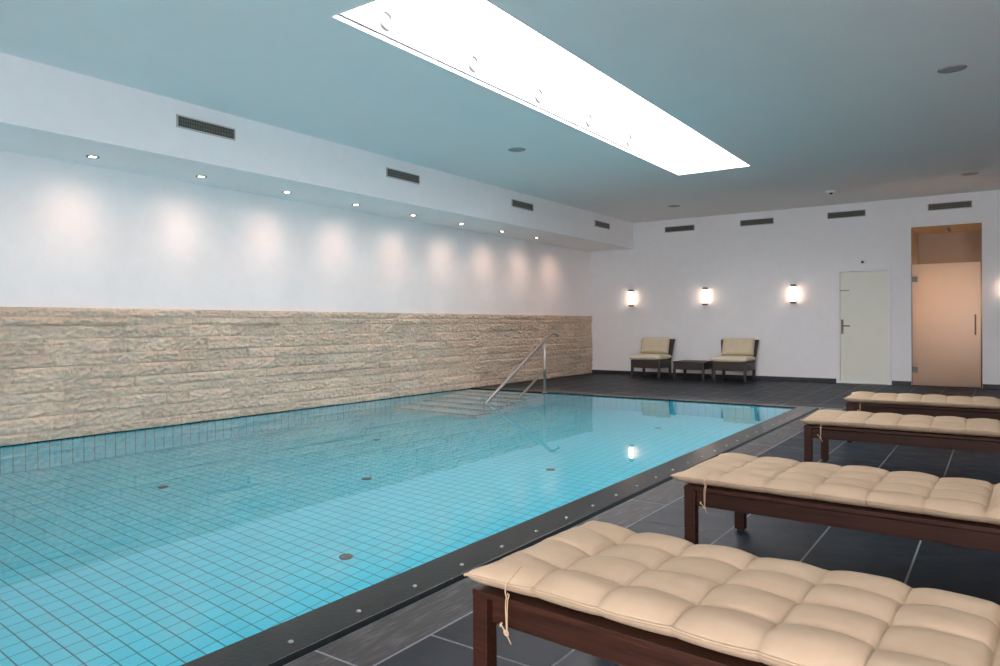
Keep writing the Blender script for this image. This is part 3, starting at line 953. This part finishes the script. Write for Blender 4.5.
def make_chair(label):
    w, d = .60, .60
    t = thing('wicker_chair', label, 'chair')
    for ax in (0, w - .045):
        for ay in (0, d - .045):
            bm = B(); box(bm, ax, ax + .045, ay, ay + .045, 0, .20, .004); link('leg', bm, M['wicker'], t)
    bm = B(); box(bm, 0, w, 0, d, .195, .345, .010); link('seat', bm, M['wicker'], t)
    bm = B()            # reclined back with a flared top roll
    prof = [(.545, .34), (.60, .34), (.628, .50), (.650, .66), (.690, .735), (.678, .748), (.645, .742), (.605, .68), (.575, .50)]
    fl = lambda z: .05 * min(1, max(0, (z - .34) / .4)) ** 1.3
    a = [bm.verts.new((-fl(p[1]), p[0], p[1])) for p in prof]; b = [bm.verts.new((w + fl(p[1]), p[0], p[1])) for p in prof]
    n = len(prof)
    for i in range(n): bm.faces.new((a[i], a[(i + 1) % n], b[(i + 1) % n], b[i]))
    bm.faces.new(a[::-1]); bm.faces.new(b)
    bmesh.ops.bevel(bm, geom=[e for e in bm.edges], offset=.006, segments=2, affect='EDGES')
    link('backrest', bm, M['wicker'], t)
    bm = B(); soft_box(bm, .66, .60, .115, .30)
    bmesh.ops.translate(bm, verts=bm.verts, vec=(w / 2 - .005, .262, .345 + .056))
    link('seat_cushion', bm, M['chair_fabric'], t, smooth=True)['label'] = 'pale cream seat cushion'
    return t
ch = make_chair('brown wicker chair with cream cushions, nearer the stone wall')
ch.location = (-5.935, 12.955, 0)
c2 = dup(ch, (-4.315, 12.955, 0), 'brown wicker chair with cream cushions, nearer the cream door')
for o in (ch, c2): o['group'] = 'wicker chairs against the far wall'
def make_pillow(loc, label):
    t = thing('back_pillow', label, 'pillow', loc, 'sand pillows on the wicker chairs')
    t.rotation_euler = (math.radians(73), 0, 0)
    bm = B(); soft_box(bm, .58, .32, .15, .55, 14)
    cov = link('cover', bm, M['chair_pillow'], t, smooth=True)
    bm = B()
    tube(bm, [(-.29, -.16, 0), (.29, -.16, 0), (.29, .16, 0), (-.29, .16, 0), (-.29, -.16, 0)], .004, 6)
    link('piping', bm, M['chair_pillow'], t)
make_pillow((-5.605, 12.955 + .425, .619), 'sand pillow on the wicker chair nearer the stone wall')
make_pillow((-3.975, 12.955 + .425, .619), 'sand pillow on the wicker chair nearer the cream door')

tb = thing('wicker_side_table', 'low dark wicker table between the two wicker chairs', 'table', (-5.075, 12.955, 0))
for ax in (0, .60 - .045):
    for ay in (0, .60 - .045):
        bm = B(); box(bm, ax, ax + .045, ay, ay + .045, 0, .20, .004); link('leg', bm, M['wicker'], tb)
bm = B(); box(bm, .005, .595, .005, .595, .19, .315, .006); link('apron', bm, M['wicker'], tb)
bm = B(); box(bm, -.004, .604, -.004, .604, .315, .338, .006); link('tabletop', bm, M['wicker'], tb)

# ------------------------------------------------------------------ lights
ld = bpy.data.lights.new('vestibule_lamp', 'AREA'); ld.shape = 'DISK'; ld.size = .3; ld.energy = 15; ld.color = (1.0, .67, .40)
o = bpy.data.objects.new('vestibule_lamp', ld); COL.objects.link(o); o.location = (-.72, YB + 1.12, 1.40); o.rotation_euler = (math.radians(90), 0, 0)

# ------------------------------------------------------------------ world, camera, view
w = bpy.data.worlds.new('world'); scene.world = w
w.use_nodes = True
w.node_tree.nodes['Background'].inputs[0].default_value = (.7, .85, 1, 1)
w.node_tree.nodes['Background'].inputs[1].default_value = .3

cd = bpy.data.cameras.new('camera')
cam = bpy.data.objects.new('camera', cd); COL.objects.link(cam)
cd.sensor_width = 36; cd.lens = 36 * 715.9 / 1000
cd.shift_y = -(333 - 324.35) / 1000
cd.clip_start = .05
cam.matrix_world = Matrix.Translation((0, 0, CAM_H)) @ Matrix.Rotation(.60992, 4, 'Z') @ Matrix.Rotation(PI / 2, 4, 'X') @ Matrix.Rotation(-.00399, 4, 'Z')
scene.camera = cam

vsn = scene.view_settings
vsn.view_transform = 'Standard'; vsn.look = 'None'; vsn.gamma = 1.0; vsn.use_curve_mapping = False
vsn.exposure = 0.68
cy = scene.cycles
cy.use_denoising = True
cy.max_bounces = 14; cy.diffuse_bounces = 6; cy.glossy_bounces = 6; cy.transmission_bounces = 10
cy.sample_clamp_indirect = 8.0
cy.blur_glossy = .5
